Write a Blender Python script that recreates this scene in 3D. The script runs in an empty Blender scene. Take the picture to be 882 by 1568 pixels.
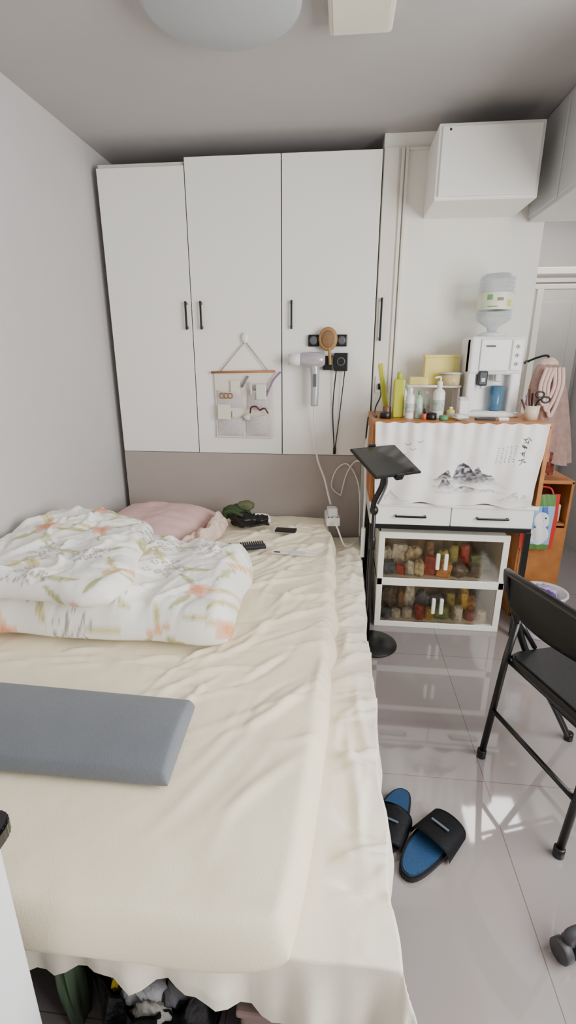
import bpy, bmesh, math, random
import numpy as np
from mathutils import Vector, Matrix
random.seed(7)
S=bpy.context.scene
def lin(c):
    return tuple((v/255/12.92 if v/255<=.04045 else ((v/255+.055)/1.055)**2.4) for v in c)
# ---------------------------------------------------------------- materials
MATS={}
def mat(name,col,rough=.5,metal=0,bump=0,bscale=40,var=.04,vscale=6,trans=0,spec=.5,vcol=False,alpha=1,sheen=0,coat=0):
    if name in MATS: return MATS[name]
    m=bpy.data.materials.new(name); m.use_nodes=True
    nt=m.node_tree; N=nt.nodes; L=nt.links
    b=N['Principled BSDF']
    b.inputs['Roughness'].default_value=rough
    b.inputs['Metallic'].default_value=metal
    b.inputs['Specular IOR Level'].default_value=spec
    b.inputs['Transmission Weight'].default_value=trans
    b.inputs['Alpha'].default_value=alpha
    b.inputs['Sheen Weight'].default_value=sheen
    b.inputs['Coat Weight'].default_value=coat
    tc=N.new('ShaderNodeTexCoord')
    if vcol:
        a=N.new('ShaderNodeAttribute'); a.attribute_name='Col'
        L.new(a.outputs['Color'],b.inputs['Base Color'])
    else:
        c=lin(col)
        no=N.new('ShaderNodeTexNoise'); no.inputs['Scale'].default_value=vscale; no.inputs['Detail'].default_value=3
        L.new(tc.outputs['Object'],no.inputs['Vector'])
        r=N.new('ShaderNodeValToRGB')
        r.color_ramp.elements[0].position=.3; r.color_ramp.elements[1].position=.7
        r.color_ramp.elements[0].color=tuple(x*(1-var) for x in c)+(1,)
        r.color_ramp.elements[1].color=tuple(min(1,x*(1+var)) for x in c)+(1,)
        L.new(no.outputs['Fac'],r.inputs['Fac']); L.new(r.outputs['Color'],b.inputs['Base Color'])
    if bump:
        n2=N.new('ShaderNodeTexNoise'); n2.inputs['Scale'].default_value=bscale; n2.inputs['Detail'].default_value=4
        L.new(tc.outputs['Object'],n2.inputs['Vector'])
        bp=N.new('ShaderNodeBump'); bp.inputs['Strength'].default_value=bump; bp.inputs['Distance'].default_value=.01
        L.new(n2.outputs['Fac'],bp.inputs['Height']); L.new(bp.outputs['Normal'],b.inputs['Normal'])
    MATS[name]=m
    return m
# ---------------------------------------------------------------- builder
class B:
    def __init__(s,name): s.name=name; s.bm=bmesh.new(); s.mats=[]
    def mi(s,m):
        if m not in s.mats: s.mats.append(m)
        return s.mats.index(m)
    def add(s,t,m,smooth=False,M=None):
        i=s.mi(m)
        if M is not None: t.transform(M)
        for f in t.faces: f.material_index=i; f.smooth=smooth
        me=bpy.data.meshes.new('t'); t.to_mesh(me); t.free(); s.bm.from_mesh(me); bpy.data.meshes.remove(me)
        return s
    def box(s,x0,x1,y0,y1,z0,z1,m,bev=.003,M=None,seg=2,smooth=False):
        t=bmesh.new(); bmesh.ops.create_cube(t,size=1)
        t.transform(Matrix.Translation(((x0+x1)/2,(y0+y1)/2,(z0+z1)/2))@Matrix.Diagonal((abs(x1-x0),abs(y1-y0),abs(z1-z0),1)))
        if bev: bmesh.ops.bevel(t,geom=t.edges[:],offset=min(bev,abs(x1-x0)*.45,abs(y1-y0)*.45,abs(z1-z0)*.45),segments=seg,affect='EDGES',profile=.5)
        return s.add(t,m,smooth,M)
    def lathe(s,prof,c,m,axis=(0,0,1),n=32,smooth=True,sx=1,sy=1):
        t=bmesh.new(); rings=[]
        for r,z in prof:
            if r<1e-6: rings.append([t.verts.new((0,0,z))])
            else: rings.append([t.verts.new((r*sx*math.cos(2*math.pi*k/n),r*sy*math.sin(2*math.pi*k/n),z)) for k in range(n)])
        for a,b in zip(rings,rings[1:]):
            for k in range(n):
                k2=(k+1)%n
                if len(a)==1 and len(b)==1: continue
                if len(a)==1: t.faces.new((a[0],b[k2],b[k]))
                elif len(b)==1: t.faces.new((a[k],a[k2],b[0]))
                else: t.faces.new((a[k],a[k2],b[k2],b[k]))
        q=Vector((0,0,1)).rotation_difference(Vector(axis).normalized())
        bmesh.ops.recalc_face_normals(t,faces=t.faces[:])
        return s.add(t,m,smooth,Matrix.Translation(c)@q.to_matrix().to_4x4())
    def cyl(s,p0,p1,r,m,r1=None,n=24,bev=None):
        p0=Vector(p0);p1=Vector(p1);h=(p1-p0).length; r1=r if r1 is None else r1
        e=bev if bev is not None else min(.002,h*.2,r*.3)
        return s.lathe([(0,0),(r-e,0),(r,e),(r1,h-e),(r1-e,h),(0,h)],p0,m,axis=(p1-p0),n=n)
    def tube(s,pts,r,m,n=10,smooth_path=True,res=8):
        P=[Vector(p) for p in pts]
        if smooth_path and len(P)>2:
            Q=[]
            for i in range(len(P)-1):
                a=P[max(i-1,0)];b=P[i];c=P[i+1];d=P[min(i+2,len(P)-1)]
                for k in range(res):
                    t=k/res
                    Q.append(.5*((2*b)+(c-a)*t+(2*a-5*b+4*c-d)*t*t+(3*b-a-3*c+d)*t**3))
            Q.append(P[-1]); P=Q
        t=bmesh.new(); rings=[]
        up=None
        for i,p in enumerate(P):
            d=(P[min(i+1,len(P)-1)]-P[max(i-1,0)]).normalized()
            if up is None:
                up=d.orthogonal().normalized()
            up=(up-d*up.dot(d)).normalized(); w=d.cross(up)
            rr=r(i/(len(P)-1)) if callable(r) else r
            rings.append([t.verts.new(p+(up*math.cos(2*math.pi*k/n)+w*math.sin(2*math.pi*k/n))*rr) for k in range(n)])
        for a,b in zip(rings,rings[1:]):
            for k in range(n): t.faces.new((a[k],a[(k+1)%n],b[(k+1)%n],b[k]))
        t.faces.new(rings[0][::-1]); t.faces.new(rings[-1])
        bmesh.ops.recalc_face_normals(t,faces=t.faces[:])
        return s.add(t,m,True)
    def ball(s,c,rx,ry,rz,m,lump=0,seed=0,M=None,seg=24):
        t=bmesh.new(); bmesh.ops.create_uvsphere(t,u_segments=seg,v_segments=seg//2+2,radius=1)
        for v in t.verts:
            k=1+lump*(math.sin(5*v.co.x+seed)+math.sin(6*v.co.y+2*seed)+math.sin(7*v.co.z+seed*3))/3+lump*.5*math.sin(13*v.co.x+11*v.co.y+seed)
            v.co=Vector((v.co.x*rx*k,v.co.y*ry*k,v.co.z*rz*k))
        MM=Matrix.Translation(c)
        if M is not None: MM=MM@M
        return s.add(t,m,True,MM)
    def surf(s,X,Y,Z,m,thick=0,smooth=True,flip=False):
        t=bmesh.new(); n,k=X.shape
        V=[[t.verts.new((X[i,j],Y[i,j],Z[i,j])) for j in range(k)] for i in range(n)]
        for i in range(n-1):
            for j in range(k-1):
                f=(V[i][j],V[i+1][j],V[i+1][j+1],V[i][j+1])
                t.faces.new(f[::-1] if flip else f)
        if thick: 
            bmesh.ops.solidify(t,geom=t.faces[:],thickness=thick)
        return s.add(t,m,smooth)
    def poly(s,pts,thick,m,M,bev=.0):
        t=bmesh.new(); vs=[t.verts.new((p[0],p[1],0)) for p in pts]
        f=t.faces.new(vs); r=bmesh.ops.extrude_face_region(t,geom=[f])
        for v in r['geom']:
            if isinstance(v,bmesh.types.BMVert): v.co.z+=thick
        bmesh.ops.recalc_face_normals(t,faces=t.faces[:])
        if bev: bmesh.ops.bevel(t,geom=t.edges[:],offset=bev,segments=2,affect='EDGES')
        return s.add(t,m,False,M)
    def done(s):
        me=bpy.data.meshes.new(s.name); s.bm.to_mesh(me); s.bm.free()
        for m in s.mats: me.materials.append(m)
        o=bpy.data.objects.new(s.name,me); S.collection.objects.link(o)
        return o
# ---------------------------------------------------------------- noise
_rng=np.random.RandomState(3); _T=_rng.rand(256,256)*2-1
def vn(x,y,seed=0):
    x=np.asarray(x,float)+seed*17.3; y=np.asarray(y,float)+seed*9.1
    xi=np.floor(x).astype(int); yi=np.floor(y).astype(int); fx=x-xi; fy=y-yi
    fx=fx*fx*(3-2*fx); fy=fy*fy*(3-2*fy)
    g=lambda a,b:_T[a%256,b%256]
    return (g(xi,yi)*(1-fx)+g(xi+1,yi)*fx)*(1-fy)+(g(xi,yi+1)*(1-fx)+g(xi+1,yi+1)*fx)*fy
def fbm(x,y,seed=0,o=4):
    r=0;a=1
    for i in range(o):
        r=r+a*vn(x*2**i,y*2**i,seed+i); a*=.5
    return r/1.9
def creases(x,y,lst):
    r=0
    for cx,cy,ang,L,w,A,curv in lst:
        c,s_=math.cos(ang),math.sin(ang)
        u=(x-cx)*c+(y-cy)*s_; v=-(x-cx)*s_+(y-cy)*c+curv*u*u
        r=r+A*np.exp(-(v/w)**2)*np.exp(-(u/L)**2)
    return r
def axis_samples(L,r,step,ne=8):
    e=[r*(1-math.cos(math.pi/2*k/ne)) for k in range(ne)]
    n=max(2,int((L-2*r)/step))
    return np.array(e+list(np.linspace(r,L-r,n+1))+[L-q for q in e[::-1]])
def puff(name,corners,z0,H,r,mats,step=.02,top=None,warp=None,corner=0,colf=None,bottom_flat=.3,hfun=None):
    """closed soft slab over a quad of (x,y) corners; rounded rim radius r"""
    c=[np.array(k,float) for k in corners]
    Lu=np.linalg.norm(c[1]-c[0]); Lv=np.linalg.norm(c[3]-c[0])
    su=axis_samples(Lu,r,step); sv=axis_samples(Lv,r,step)
    U,V=np.meshgrid(su,sv,indexing='ij')
    g=lambda d,LL: np.sqrt(np.clip(1-(1-np.clip(np.minimum(d,LL-d)/r,0,1))**2,0,1))
    G=g(U,Lu)*g(V,Lv)
    a=U/Lu; b=V/Lv
    if corner:
        aa=2*a-1; bb=2*b-1; k=1-corner*(np.abs(aa)**8)*(np.abs(bb)**8)
        a=(aa*k+1)/2; b=(bb*k+1)/2
    X=(c[0][0]*(1-a)*(1-b)+c[1][0]*a*(1-b)+c[2][0]*a*b+c[3][0]*(1-a)*b)
    Y=(c[0][1]*(1-a)*(1-b)+c[1][1]*a*(1-b)+c[2][1]*a*b+c[3][1]*(1-a)*b)
    if warp: X,Y=warp(X,Y,a,b)
    HH=H if hfun is None else H*hfun(a,b)
    base=z0+H*bottom_flat
    Zt=base+(HH-H*bottom_flat)*G
    Zb=z0+H*bottom_flat*(1-G)
    if top is not None: Zt=Zt+top(X,Y)*np.clip(G,0,1)
    n,m_=X.shape
    top_i=np.arange(n*m_).reshape(n,m_)
    P=np.stack([X,Y,Zt],-1).reshape(-1,3)
    bi=-np.ones((n,m_),int); extra=[]; q=n*m_
    for i in range(n):
        for j in range(m_):
            if i in(0,n-1) or j in(0,m_-1): bi[i,j]=top_i[i,j]
            else:
                bi[i,j]=q; q+=1; extra.append((X[i,j],Y[i,j],Zb[i,j]))
    P=np.vstack([P,np.array(extra)])
    faces=[]
    for i in range(n-1):
        for j in range(m_-1):
            faces.append((top_i[i,j],top_i[i+1,j],top_i[i+1,j+1],top_i[i,j+1]))
            faces.append((bi[i,j],bi[i,j+1],bi[i+1,j+1],bi[i+1,j]))
    me=bpy.data.meshes.new(name); me.from_pydata([tuple(p) for p in P],[],[tuple(int(k) for k in f) for f in faces])
    me.materials.append(mats); me.polygons.foreach_set('use_smooth',[True]*len(me.polygons))
    if colf is not None: set_cols(me,colf(P[:,0],P[:,1],P[:,2]))
    me.update()
    o=bpy.data.objects.new(name,me); S.collection.objects.link(o)
    return o
def set_cols(me,C):
    at=me.color_attributes.new('Col','FLOAT_COLOR','POINT')
    C=np.asarray(C,float)/255; C=np.where(C<=.04045,C/12.92,((C+.055)/1.055)**2.4)
    C=np.hstack([C,np.ones((len(C),1))]); at.data.foreach_set('color',C.reshape(-1))
# ---------------------------------------------------------------- palette
wall_m=mat('wall_paint',(199,196,196),.7,bump=.05,bscale=120,var=.015)
rear_m=mat('rear_wall_fill_cut',(135,130,126),.7,bump=.05,bscale=120,var=.015)  # unseen rear wall, darkened to cut the bounce light from behind
wallw_m=mat('wall_paint_cream',(252,249,240),.6,bump=.05,bscale=120,var=.01)
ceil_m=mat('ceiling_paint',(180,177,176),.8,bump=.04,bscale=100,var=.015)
white_m=mat('white_laminate',(250,248,243),.32,var=.006)
whitep=mat('white_plastic',(246,246,243),.3,var=.01)
trim_m=mat('trim_white',(242,237,226),.45,var=.01)
grey_panel=mat('greige_panel',(172,162,156),.5,var=.02)
black_m=mat('black_metal',(9,9,10),.35,var=.05,spec=.5)
blackp=mat('black_plastic',(13,13,15),.4,var=.05)
wood_m=mat('orange_wood',(184,118,60),.45,var=.15,vscale=14,bump=.1)
sheet_m=mat('cream_sheet',(247,235,205),.85,bump=.12,bscale=260,var=.015,sheen=.1)
sheet2_m=mat('cream_undersheet',(245,236,217),.85,bump=.12,bscale=260,var=.02,sheen=.1)
foam_m=mat('grey_foam_fabric',(108,113,120),.9,bump=.25,bscale=350,var=.05,sheen=.2)
pink_m=mat('dusty_pink_cotton',(222,184,180),.9,bump=.2,bscale=200,var=.05)
lace_m=mat('ivory_lace',(230,206,190),.9,bump=.4,bscale=150,var=.10,vscale=30)
navy_m=mat('navy_plastic',(20,23,34),.4)
dgreen=mat('dark_green_cloth',(58,78,46),.8,var=.2)
brown_m=mat('bed_base_brown',(92,74,70),.6,var=.08)
def floor_mat():
    m=bpy.data.materials.new('polished_tile'); m.use_nodes=True; nt=m.node_tree; N=nt.nodes; L=nt.links; b=N['Principled BSDF']
    tc=N.new('ShaderNodeTexCoord'); mp=N.new('ShaderNodeMapping'); mp.inputs['Location'].default_value=(-.575+.8,-1.49+.8*2,0)
    L.new(tc.outputs['Object'],mp.inputs['Vector'])
    br=N.new('ShaderNodeTexBrick'); br.offset=0; br.inputs['Scale'].default_value=1; br.inputs['Brick Width'].default_value=.8; br.inputs['Row Height'].default_value=.8
    br.inputs['Mortar Size'].default_value=.0013; br.inputs['Mortar Smooth'].default_value=.1
    br.inputs['Color1'].default_value=lin((154,146,145))+(1,); br.inputs['Color2'].default_value=lin((157,149,148))+(1,); br.inputs['Mortar'].default_value=lin((112,98,90))+(1,)
    L.new(mp.outputs['Vector'],br.inputs['Vector'])
    no=N.new('ShaderNodeTexNoise'); no.inputs['Scale'].default_value=3; no.inputs['Detail'].default_value=6; L.new(tc.outputs['Object'],no.inputs['Vector'])
    mx=N.new('ShaderNodeMixRGB'); mx.blend_type='SOFT_LIGHT'; mx.inputs['Fac'].default_value=.12
    L.new(br.outputs['Color'],mx.inputs['Color1']); L.new(no.outputs['Color'],mx.inputs['Color2']); L.new(mx.outputs['Color'],b.inputs['Base Color'])
    b.inputs['Roughness'].default_value=.05; b.inputs['Specular IOR Level'].default_value=1.0
    return m
# ================================================================ ROOM
XL=-1.42; XR=1.9; YB=3.05; CZ=2.6; YN=-1.3
o=B('floor'); o.box(XL-.1,XR+.1,YN-.1,4.5,-.1,0,floor_mat(),bev=0); o.done()
o=B('ceiling'); o.box(XL-.1,XR+.1,YN-.1,4.5,CZ,CZ+.1,ceil_m,bev=0); o.done()
o=B('wall_left'); o.box(XL-.1,XL,YN-.1,4.5,0,CZ,wall_m,bev=0); o.done()
o=B('wall_alcove'); o.box(XL,.185,3.6,3.7,0,CZ,wall_m,bev=0); o.done()
o=B('wall_back'); o.box(.185,1.04,YB,3.7,0,CZ,wallw_m,bev=.004); o.done()
o=B('wall_corridor'); o.box(1.04,XR,4.4,4.5,0,CZ,wall_m,bev=0); o.done()
o=B('wall_corridor_side'); o.box(.9,1.04,3.7,4.4,0,CZ,wall_m,bev=0); o.done()
o=B('wall_rear'); o.box(XL,XR,YN-.1,YN,0,CZ,rear_m,bev=0); o.done()
wy0,wy1,wz0,wz1=-1.0,1.5,.85,2.4
o=B('wall_right'); o.box(XR,XR+.1,YN,wy0,0,CZ,wall_m,bev=0); o.box(XR,XR+.1,wy1,4.4,0,CZ,wall_m,bev=0)
o.box(XR,XR+.1,wy0,wy1,0,wz0,wall_m,bev=0); o.box(XR,XR+.1,wy0,wy1,wz1,CZ,wall_m,bev=0); o.done()
o=B('window_1')
for (a,b_,c,d) in [(wy0,wy1,wz0,wz0+.05),(wy0,wy1,wz1-.05,wz1),(wy0,wy0+.05,wz0+.05,wz1-.05),(wy1-.05,wy1,wz0+.05,wz1-.05),(.22,.27,wz0+.05,wz1-.05)]:
    o.box(XR+.02,XR+.07,a,b_,c,d,trim_m)
o.done()
o=B('trim_1'); o.box(.275,.292,YB-.015,YB,0,2.53,trim_m); o.box(.298,.312,YB-.025,YB,0,2.53,trim_m); o.box(.312,.42,YB-.018,YB,2.515,2.53,trim_m); o.done()
o=B('trim_2'); o.box(.187,.262,YB-.02,YB,0,2.53,trim_m); o.done()
o=B('baseboard_corridor'); o.box(1.04,1.29,4.385,4.4,0,.08,trim_m); o.done()
# ================================================================ WARDROBE
o=B('wardrobe')
W0,W1=-1.378,.178
body=mat('wardrobe_carcass',(215,212,206),.5,var=.01)
o.box(W0+.005,W1-.002,3.022,3.58,.0,2.5,body)
d=[(-1.378,-.882,2.49,3.006),(-.879,-.3535,2.525,3.0),(-.3505,.178,2.525,3.0)]
for x0,x1,zt,yf in d: o.box(x0+.0015,x1-.0015,yf,3.02,.916,zt-.012,white_m,bev=.002)
for x in(-.8805,-.352): o.box(x-.003,x+.003,3.012,3.023,.92,2.49,black_m,bev=0)
o.box(W0,W1-.04,3.008,3.022,.0,.912,grey_panel,bev=.001)
o.box(W1-.038,W1,3.008,3.022,.0,.912,body,bev=.001)
def handle(o,x,z0,z1,y,m=black_m):
    o.box(x-.006,x+.006,y-.028,y-.018,z0,z1,m,bev=.003)
    o.box(x-.0055,x+.0055,y-.02,y+.001,z0+.004,z0+.02,m,bev=.002); o.box(x-.0055,x+.0055,y-.02,y+.001,z1-.02,z1-.004,m,bev=.002)
handle(o,-.91,1.645,1.80,3.006); handle(o,-.82,1.645,1.80,3.0); handle(o,-.293,1.645,1.80,3.0)
o.done()
o=B('door_handle'); handle(o,.212,1.58,1.81,YB-.02); o.done()
# ================================================================ OVERHEAD BOXES
o=B('wall_cupboard'); o.box(.41,.88,2.725,YB,2.2,2.51,white_m,bev=.006)
o.box(.425,.865,2.712,2.73,2.215,2.495,white_m,bev=.004); o.cyl((.46,2.714,2.48),(.46,2.708,2.48),.005,black_m); o.done()
grey_c=mat('grey_cabinet',(205,207,209),.2,var=.02)
o=B('overhead_cabinet'); o.box(.955,1.45,1.9,3.04,2.17,2.6,grey_c,bev=.004)
for k in range(3): o.box(.948,.956,1.93+k*.375,2.29+k*.375,2.19,2.58,grey_c,bev=.003)
o.done()
lamp_m=mat('lamp_acrylic',(172,176,180),.4,var=.01)
o=B('ceiling_lamp'); o.lathe([(0,2.535),(.235,2.535),(.252,2.545),(.255,2.56),(.255,2.6),(0,2.6)],(-.41,1.9,0),lamp_m,n=64); o.done()
o=B('ceiling_vent_fan'); o.box(-.08,.135,1.86,2.12,2.55,2.6,mat('aged_white_plastic',(226,222,206),.45),bev=.012,seg=3)
o.box(-.065,.12,1.875,2.105,2.546,2.551,mat('aged_white_plastic',(226,222,206),.45),bev=.002)
o.done()
# ================================================================ BED
o=B('bed_frame')
o.box(-1.40,.12,.68,2.98,.30,.37,brown_m,bev=.01)
o.box(-1.38,.08,1.02,2.96,.01,.30,brown_m,bev=.01)  # block added so the floor under the bed reflects dark brown
for x in(-1.34,.095): o.box(x-.025,x+.02,.70,.76,0,.30,brown_m)
o.done()
mauve=mat('mauve_storage_plastic',(150,126,120),.45,var=.05)
o=B('under_bed_storage_box'); o.box(-.175,.062,.66,1.0,0,.15,mauve,bev=.012,seg=3); o.box(-.182,.067,.652,1.005,.15,.168,mauve,bev=.006); o.box(-.11,0.0,.70,.96,.167,.173,mauve,bev=.003); o.done()
rs=random.Random(5)
cr=[]
for k in range(80):
    y=.75+2.1*rs.random(); cr.append((.07+.06*rs.random(),y,rs.uniform(-.5,.6),.07+.07*rs.random(),rs.uniform(.008,.017),rs.uniform(.006,.019)*rs.choice([1,1,-.7]),rs.uniform(-2,2)))
for k in range(12):
    cr.append((rs.uniform(.0,.12),.75+2.1*rs.random(),rs.uniform(1.2,1.7),rs.uniform(.05,.15),.013,.010,rs.uniform(-1,1)))
xe,ye,zt=.145,.64,.386
s=np.concatenate([np.linspace(-1.39,-.1,60),np.linspace(-.09,xe,36),np.linspace(xe+.008,xe+.20,16)])
t=np.concatenate([np.linspace(ye-.17,ye-.008,20),np.linspace(ye,2.97,380)])
Sx,Ty=np.meshgrid(s,t,indexing='ij')
dx=np.clip(Sx-xe,0,None); dy=np.clip(ye-Ty,0,None)
hang=(.11+.07*np.clip((Sx+.5)/.6,0,1)+.04*vn(Sx*6,Sx*0,2)+.015*vn(Sx*23,Sx*0,5))/.17
dy2=dy*np.clip(hang,.3,1.4)
fold=.012*np.sin(Ty*22+3*vn(Ty*4,Ty*0,1)); foldy=.016*np.sin(Sx*34+5*vn(Sx*4,Sx*0,6))+.008*np.sin(Sx*71)
X=np.minimum(Sx,xe)+ .010*np.minimum(dx*8,1)+fold*np.minimum(dx*8,1)+.25*np.minimum(dx,dy2)+.009*vn(Ty*7,Ty*0,21)*np.clip((Sx-.1)/.04,0,1)
Y=np.maximum(Ty,ye)- .014*np.minimum(dy*8,1)+foldy*np.minimum(dy*8,1)-.25*np.minimum(dx,dy2)
edge=np.clip((Sx+.0)/.05,0,1)
Z=zt-np.maximum(dx,dy2)-.25*np.minimum(dx,dy2)+creases(Sx,Ty,cr)*edge*np.clip(1-dx/.03,0,1)*np.clip(1-dy/.03,0,1)+.010*fbm(Sx*8,Ty*8,3)*edge
o=B('bed_undersheet'); o.surf(X,Y,Z,sheet2_m); o.done()
rs=random.Random(11); cr=[]
for k in range(62):
    x=rs.uniform(-.50,.0); y=rs.uniform(1.05,2.75)
    cr.append((x,y,rs.uniform(.5,1.2)if x<-.15 else rs.uniform(.2,.8),rs.uniform(.06,.2),rs.uniform(.007,.013),rs.uniform(.006,.018)*rs.choice([1,1,-.6]),rs.uniform(-2,2)))
for k in range(18):
    cr.append((rs.uniform(-1.2,-.35),rs.uniform(1.17,1.42),rs.uniform(-.5,.6),rs.uniform(.06,.15),.011,.008,rs.uniform(-1,1)))
for k in range(8):
    cr.append((rs.uniform(-.35,-.1),rs.uniform(.7,1.05),rs.uniform(.7,1.3),rs.uniform(.08,.15),.016,.004,rs.uniform(-1,1)))
for k in range(16):
    cr.append((rs.uniform(-.6,-.05),rs.uniform(2.2,2.85),rs.uniform(-.2,.5),rs.uniform(.1,.2),.013,.009,rs.uniform(-1,1)))
for k in range(26):
    cr.append((rs.uniform(-.03,.03),rs.uniform(.9,2.8),rs.uniform(-.3,.5),rs.uniform(.03,.07),rs.uniform(.008,.012),rs.uniform(.007,.017),rs.uniform(-3,3)))
for k in range(6):
    cr.append((rs.uniform(-.04,.01),rs.uniform(1.0,2.6),rs.uniform(1.4,1.7),rs.uniform(.1,.25),.013,.013,rs.uniform(-.6,.6)))
def mtop(x,y): return creases(x,y,cr)+.006*fbm(x*5,y*5,1)+.003*fbm(x*22,y*22,8)*np.clip((y-1)*2,0,1)
def zm(x,y,r=.05):
    gx,gy=np.meshgrid(np.linspace(x-r,x+r,15),np.linspace(y-r,y+r,15)); return .526+float(mtop(gx,gy).max())
def mwarp(X,Y,a,b):
    bul=.05*np.sin(math.pi*np.clip(b,0,1))*np.clip(a*6-5,0,1)+.022*vn(Y*10,Y*0,4)*np.clip(a*12-11,0,1)*np.clip(b*4-.7,0,1)
    return X+bul,Y+.006*vn(X*6,X*0,14)*np.clip(1-b*8,0,1)
puff('mattress',[(-1.405,.575),(-.045,.575),(-.035,2.985),(-1.405,2.985)],.398,.128,.042,sheet_m,step=.0085,top=mtop,warp=mwarp,corner=.028)
puff('foam_pillow',[(-1.02,.862),(-.372,.858),(-.385,1.13),(-1.02,1.15)],.537,.056,.018,foam_m,step=.015,hfun=lambda a,b:.68+.32*np.sin(np.clip(b,0,1)*math.pi),bottom_flat=.15)
def ptop(x,y): return .012*fbm(x*9,y*9,5)+.020*np.abs(fbm(x*5,y*7,9))
puff('pink_pillow',[(-1.33,2.22),(-.80,2.18),(-.70,2.78),(-1.29,2.84)],.538,.125,.17,pink_m,step=.011,top=ptop,corner=.03)
puff('lace_pillowcase',[(-.775,2.12),(-.672,2.11),(-.61,2.62),(-.685,2.68)],.541,.095,.04,lace_m,step=.006,top=lambda x,y:.018*np.sin(x*100+6*fbm(x*6,y*6,3))+.012*fbm(x*20,y*20,2),warp=lambda X,Y,a,b:(X+.022*vn(Y*14,Y*0,5),Y))
fr=random.Random(21)
motifs=[]
for gx in range(6):
    for gy in range(8):
        motifs.append((-1.5+gx*.25+fr.uniform(-.05,.05)+(gy%2)*.13,1.80+gy*.21+fr.uniform(-.04,.04),['f','g','f','g','l','f','g'][(gx*3+gy*2)%7],fr.uniform(0,6.28),fr.uniform(1.15,1.6)))
def floral(x,y,z):
    px=x; py=y+z*1.0
    wx=px+.006*vn(px*30,py*30,1); wy=py+.006*vn(px*30,py*30,2)
    C=np.ones((len(x),3))*np.array([250,248,241.])
    def blend(mask,col,k=1.):
        m=np.clip(mask,0,1)[:,None]*k; C[:]=C*(1-m)+np.array(col,float)*m
    for mx,my,kind,an,sc in motifs:
        ux=wx-mx; uy=wy-my; R=np.hypot(ux,uy); near=R<.25
        if not near.any(): continue
        th=np.arctan2(uy,ux)-an
        for q in range(3 if kind!='g' else 2):
            a=an+q*2.2+.4; c,s_=math.cos(a),math.sin(a); u=ux*c+uy*s_; v=-ux*s_+uy*c
            L=.11*sc; cu=(u-.02)/L; w=.012*sc*np.sin(np.clip(cu,0,1)*math.pi)**.8
            m=((cu>0)&(cu<1)).astype(float)*np.clip((w-np.abs(v-.15*u*cu))*500,0,1)
            blend(m,(186,188,126) if q!=1 else (216,204,138),.8)
            blend(m*(np.abs(v-.15*u*cu)<.0015),(146,152,98),.6)
        if kind=='f':
            rr=.040*sc*(.62+.38*np.abs(np.cos(2.5*th)))
            m=np.clip((rr-R)*400,0,1); blend(m,(240,192,164),.9)
            blend(m*np.clip(1-R/(.026*sc),0,1),(222,124,90),.9); blend(m*(np.abs(np.cos(2.5*th))<.13),(212,124,96),.65)
            blend(np.clip((.006-R)*600,0,1),(225,190,80),1)
        elif kind=='g':
            for q in range(10):
                ax=mx+math.cos(q*2.4+an)*.016*sc*math.sqrt(q+.3)*1.0; ay=my+math.sin(q*2.4+an)*.016*sc*math.sqrt(q+.3)*1.0
                r2=np.hypot(wx-ax,wy-ay); t2=np.arctan2(wy-ay,wx-ax)
                rr=.018*(.6+.4*np.abs(np.cos(2*t2)))
                m=np.clip((rr-r2)*900,0,1); blend(m,(158,152,160),.9); blend(np.clip((rr*.66-r2)*900,0,1),(248,246,243),.95); blend(np.clip((.003-r2)*1500,0,1),(140,100,70),1)
        else:
            for q in range(3):
                ax=mx+(q-1)*.03; ay=my+.015*q; r2=np.hypot((wx-ax),(wy-ay)*.7)
                blend(np.clip((.016-r2)*500,0,1),(238,182,132),.8)
    return C
duv_m=mat('floral_cotton',(240,240,235),.9,bump=.15,bscale=220,vcol=True,sheen=.1)
rs=random.Random(2); dc=[]
for k in range(120):
    dc.append((rs.uniform(-1.4,-.36),rs.uniform(1.4,2.2),rs.uniform(-.3,1.9),rs.uniform(.04,.13),rs.uniform(.009,.019),rs.uniform(-.018,.022),rs.uniform(-2.5,2.5)))
def dtop(x,y): return creases(x,y,dc)+.024*fbm(x*4,y*4,7)+.005*fbm(x*25,y*25,17)
def dwarp(X,Y,a,b):
    return X+.02*vn(Y*7,Y*0,3)*np.clip(a*3-2,0,1), Y+.018*vn(X*6,X*0,9)
puff('floral_duvet',[(-1.40,1.395),(-.34,1.40),(-.365,2.04),(-1.40,2.16)],.545,.175,.08,duv_m,step=.005,top=dtop,warp=dwarp,corner=.03,colf=floral,bottom_flat=.2,
     hfun=lambda a,b:.90+.12*np.sin(b*3)-.06*np.clip(a*2-1,0,1)-.14*np.exp(-((a-.70)/.05)**2))
def dwarp2(X,Y,a,b):
    return X+.03*vn(Y*6,Y*0,13)*np.clip(a*3-2,0,1), Y+.02*vn(X*7,X*0,19)
puff('floral_duvet',[(-1.40,1.36),(-.70,1.35),(-.83,2.02),(-1.38,2.20)],.706,.105,.06,duv_m,step=.005,top=dtop,warp=dwarp2,corner=.03,colf=lambda x,y,z:floral(x+.37,y+.21,z),bottom_flat=.35,
     hfun=lambda a,b:.82+.26*np.clip(b-.3,0,1)*np.sin(np.clip(a+.1,0,1)*3.1))
o=B('hair_comb'); M=Matrix.Translation((-.49,2.32,zm(-.49,2.32,.1)))@Matrix.Rotation(math.radians(20),4,'Z')
o.box(-.125,.130,-.026,.014,0,.016,navy_m,M=M)
for k in range(22): o.box(-.12+k*.0115,-.1135+k*.0115,.008,.068,.003,.013,navy_m,bev=.001,M=M)
o.done()
o=B('sleep_mask_pile')
o.ball((-.60,2.76,.602),.08,.05,.05,dgreen,lump=.15,seed=1); o.ball((-.54,2.68,.586),.085,.055,.040,blackp,lump=.2,seed=2)
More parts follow.
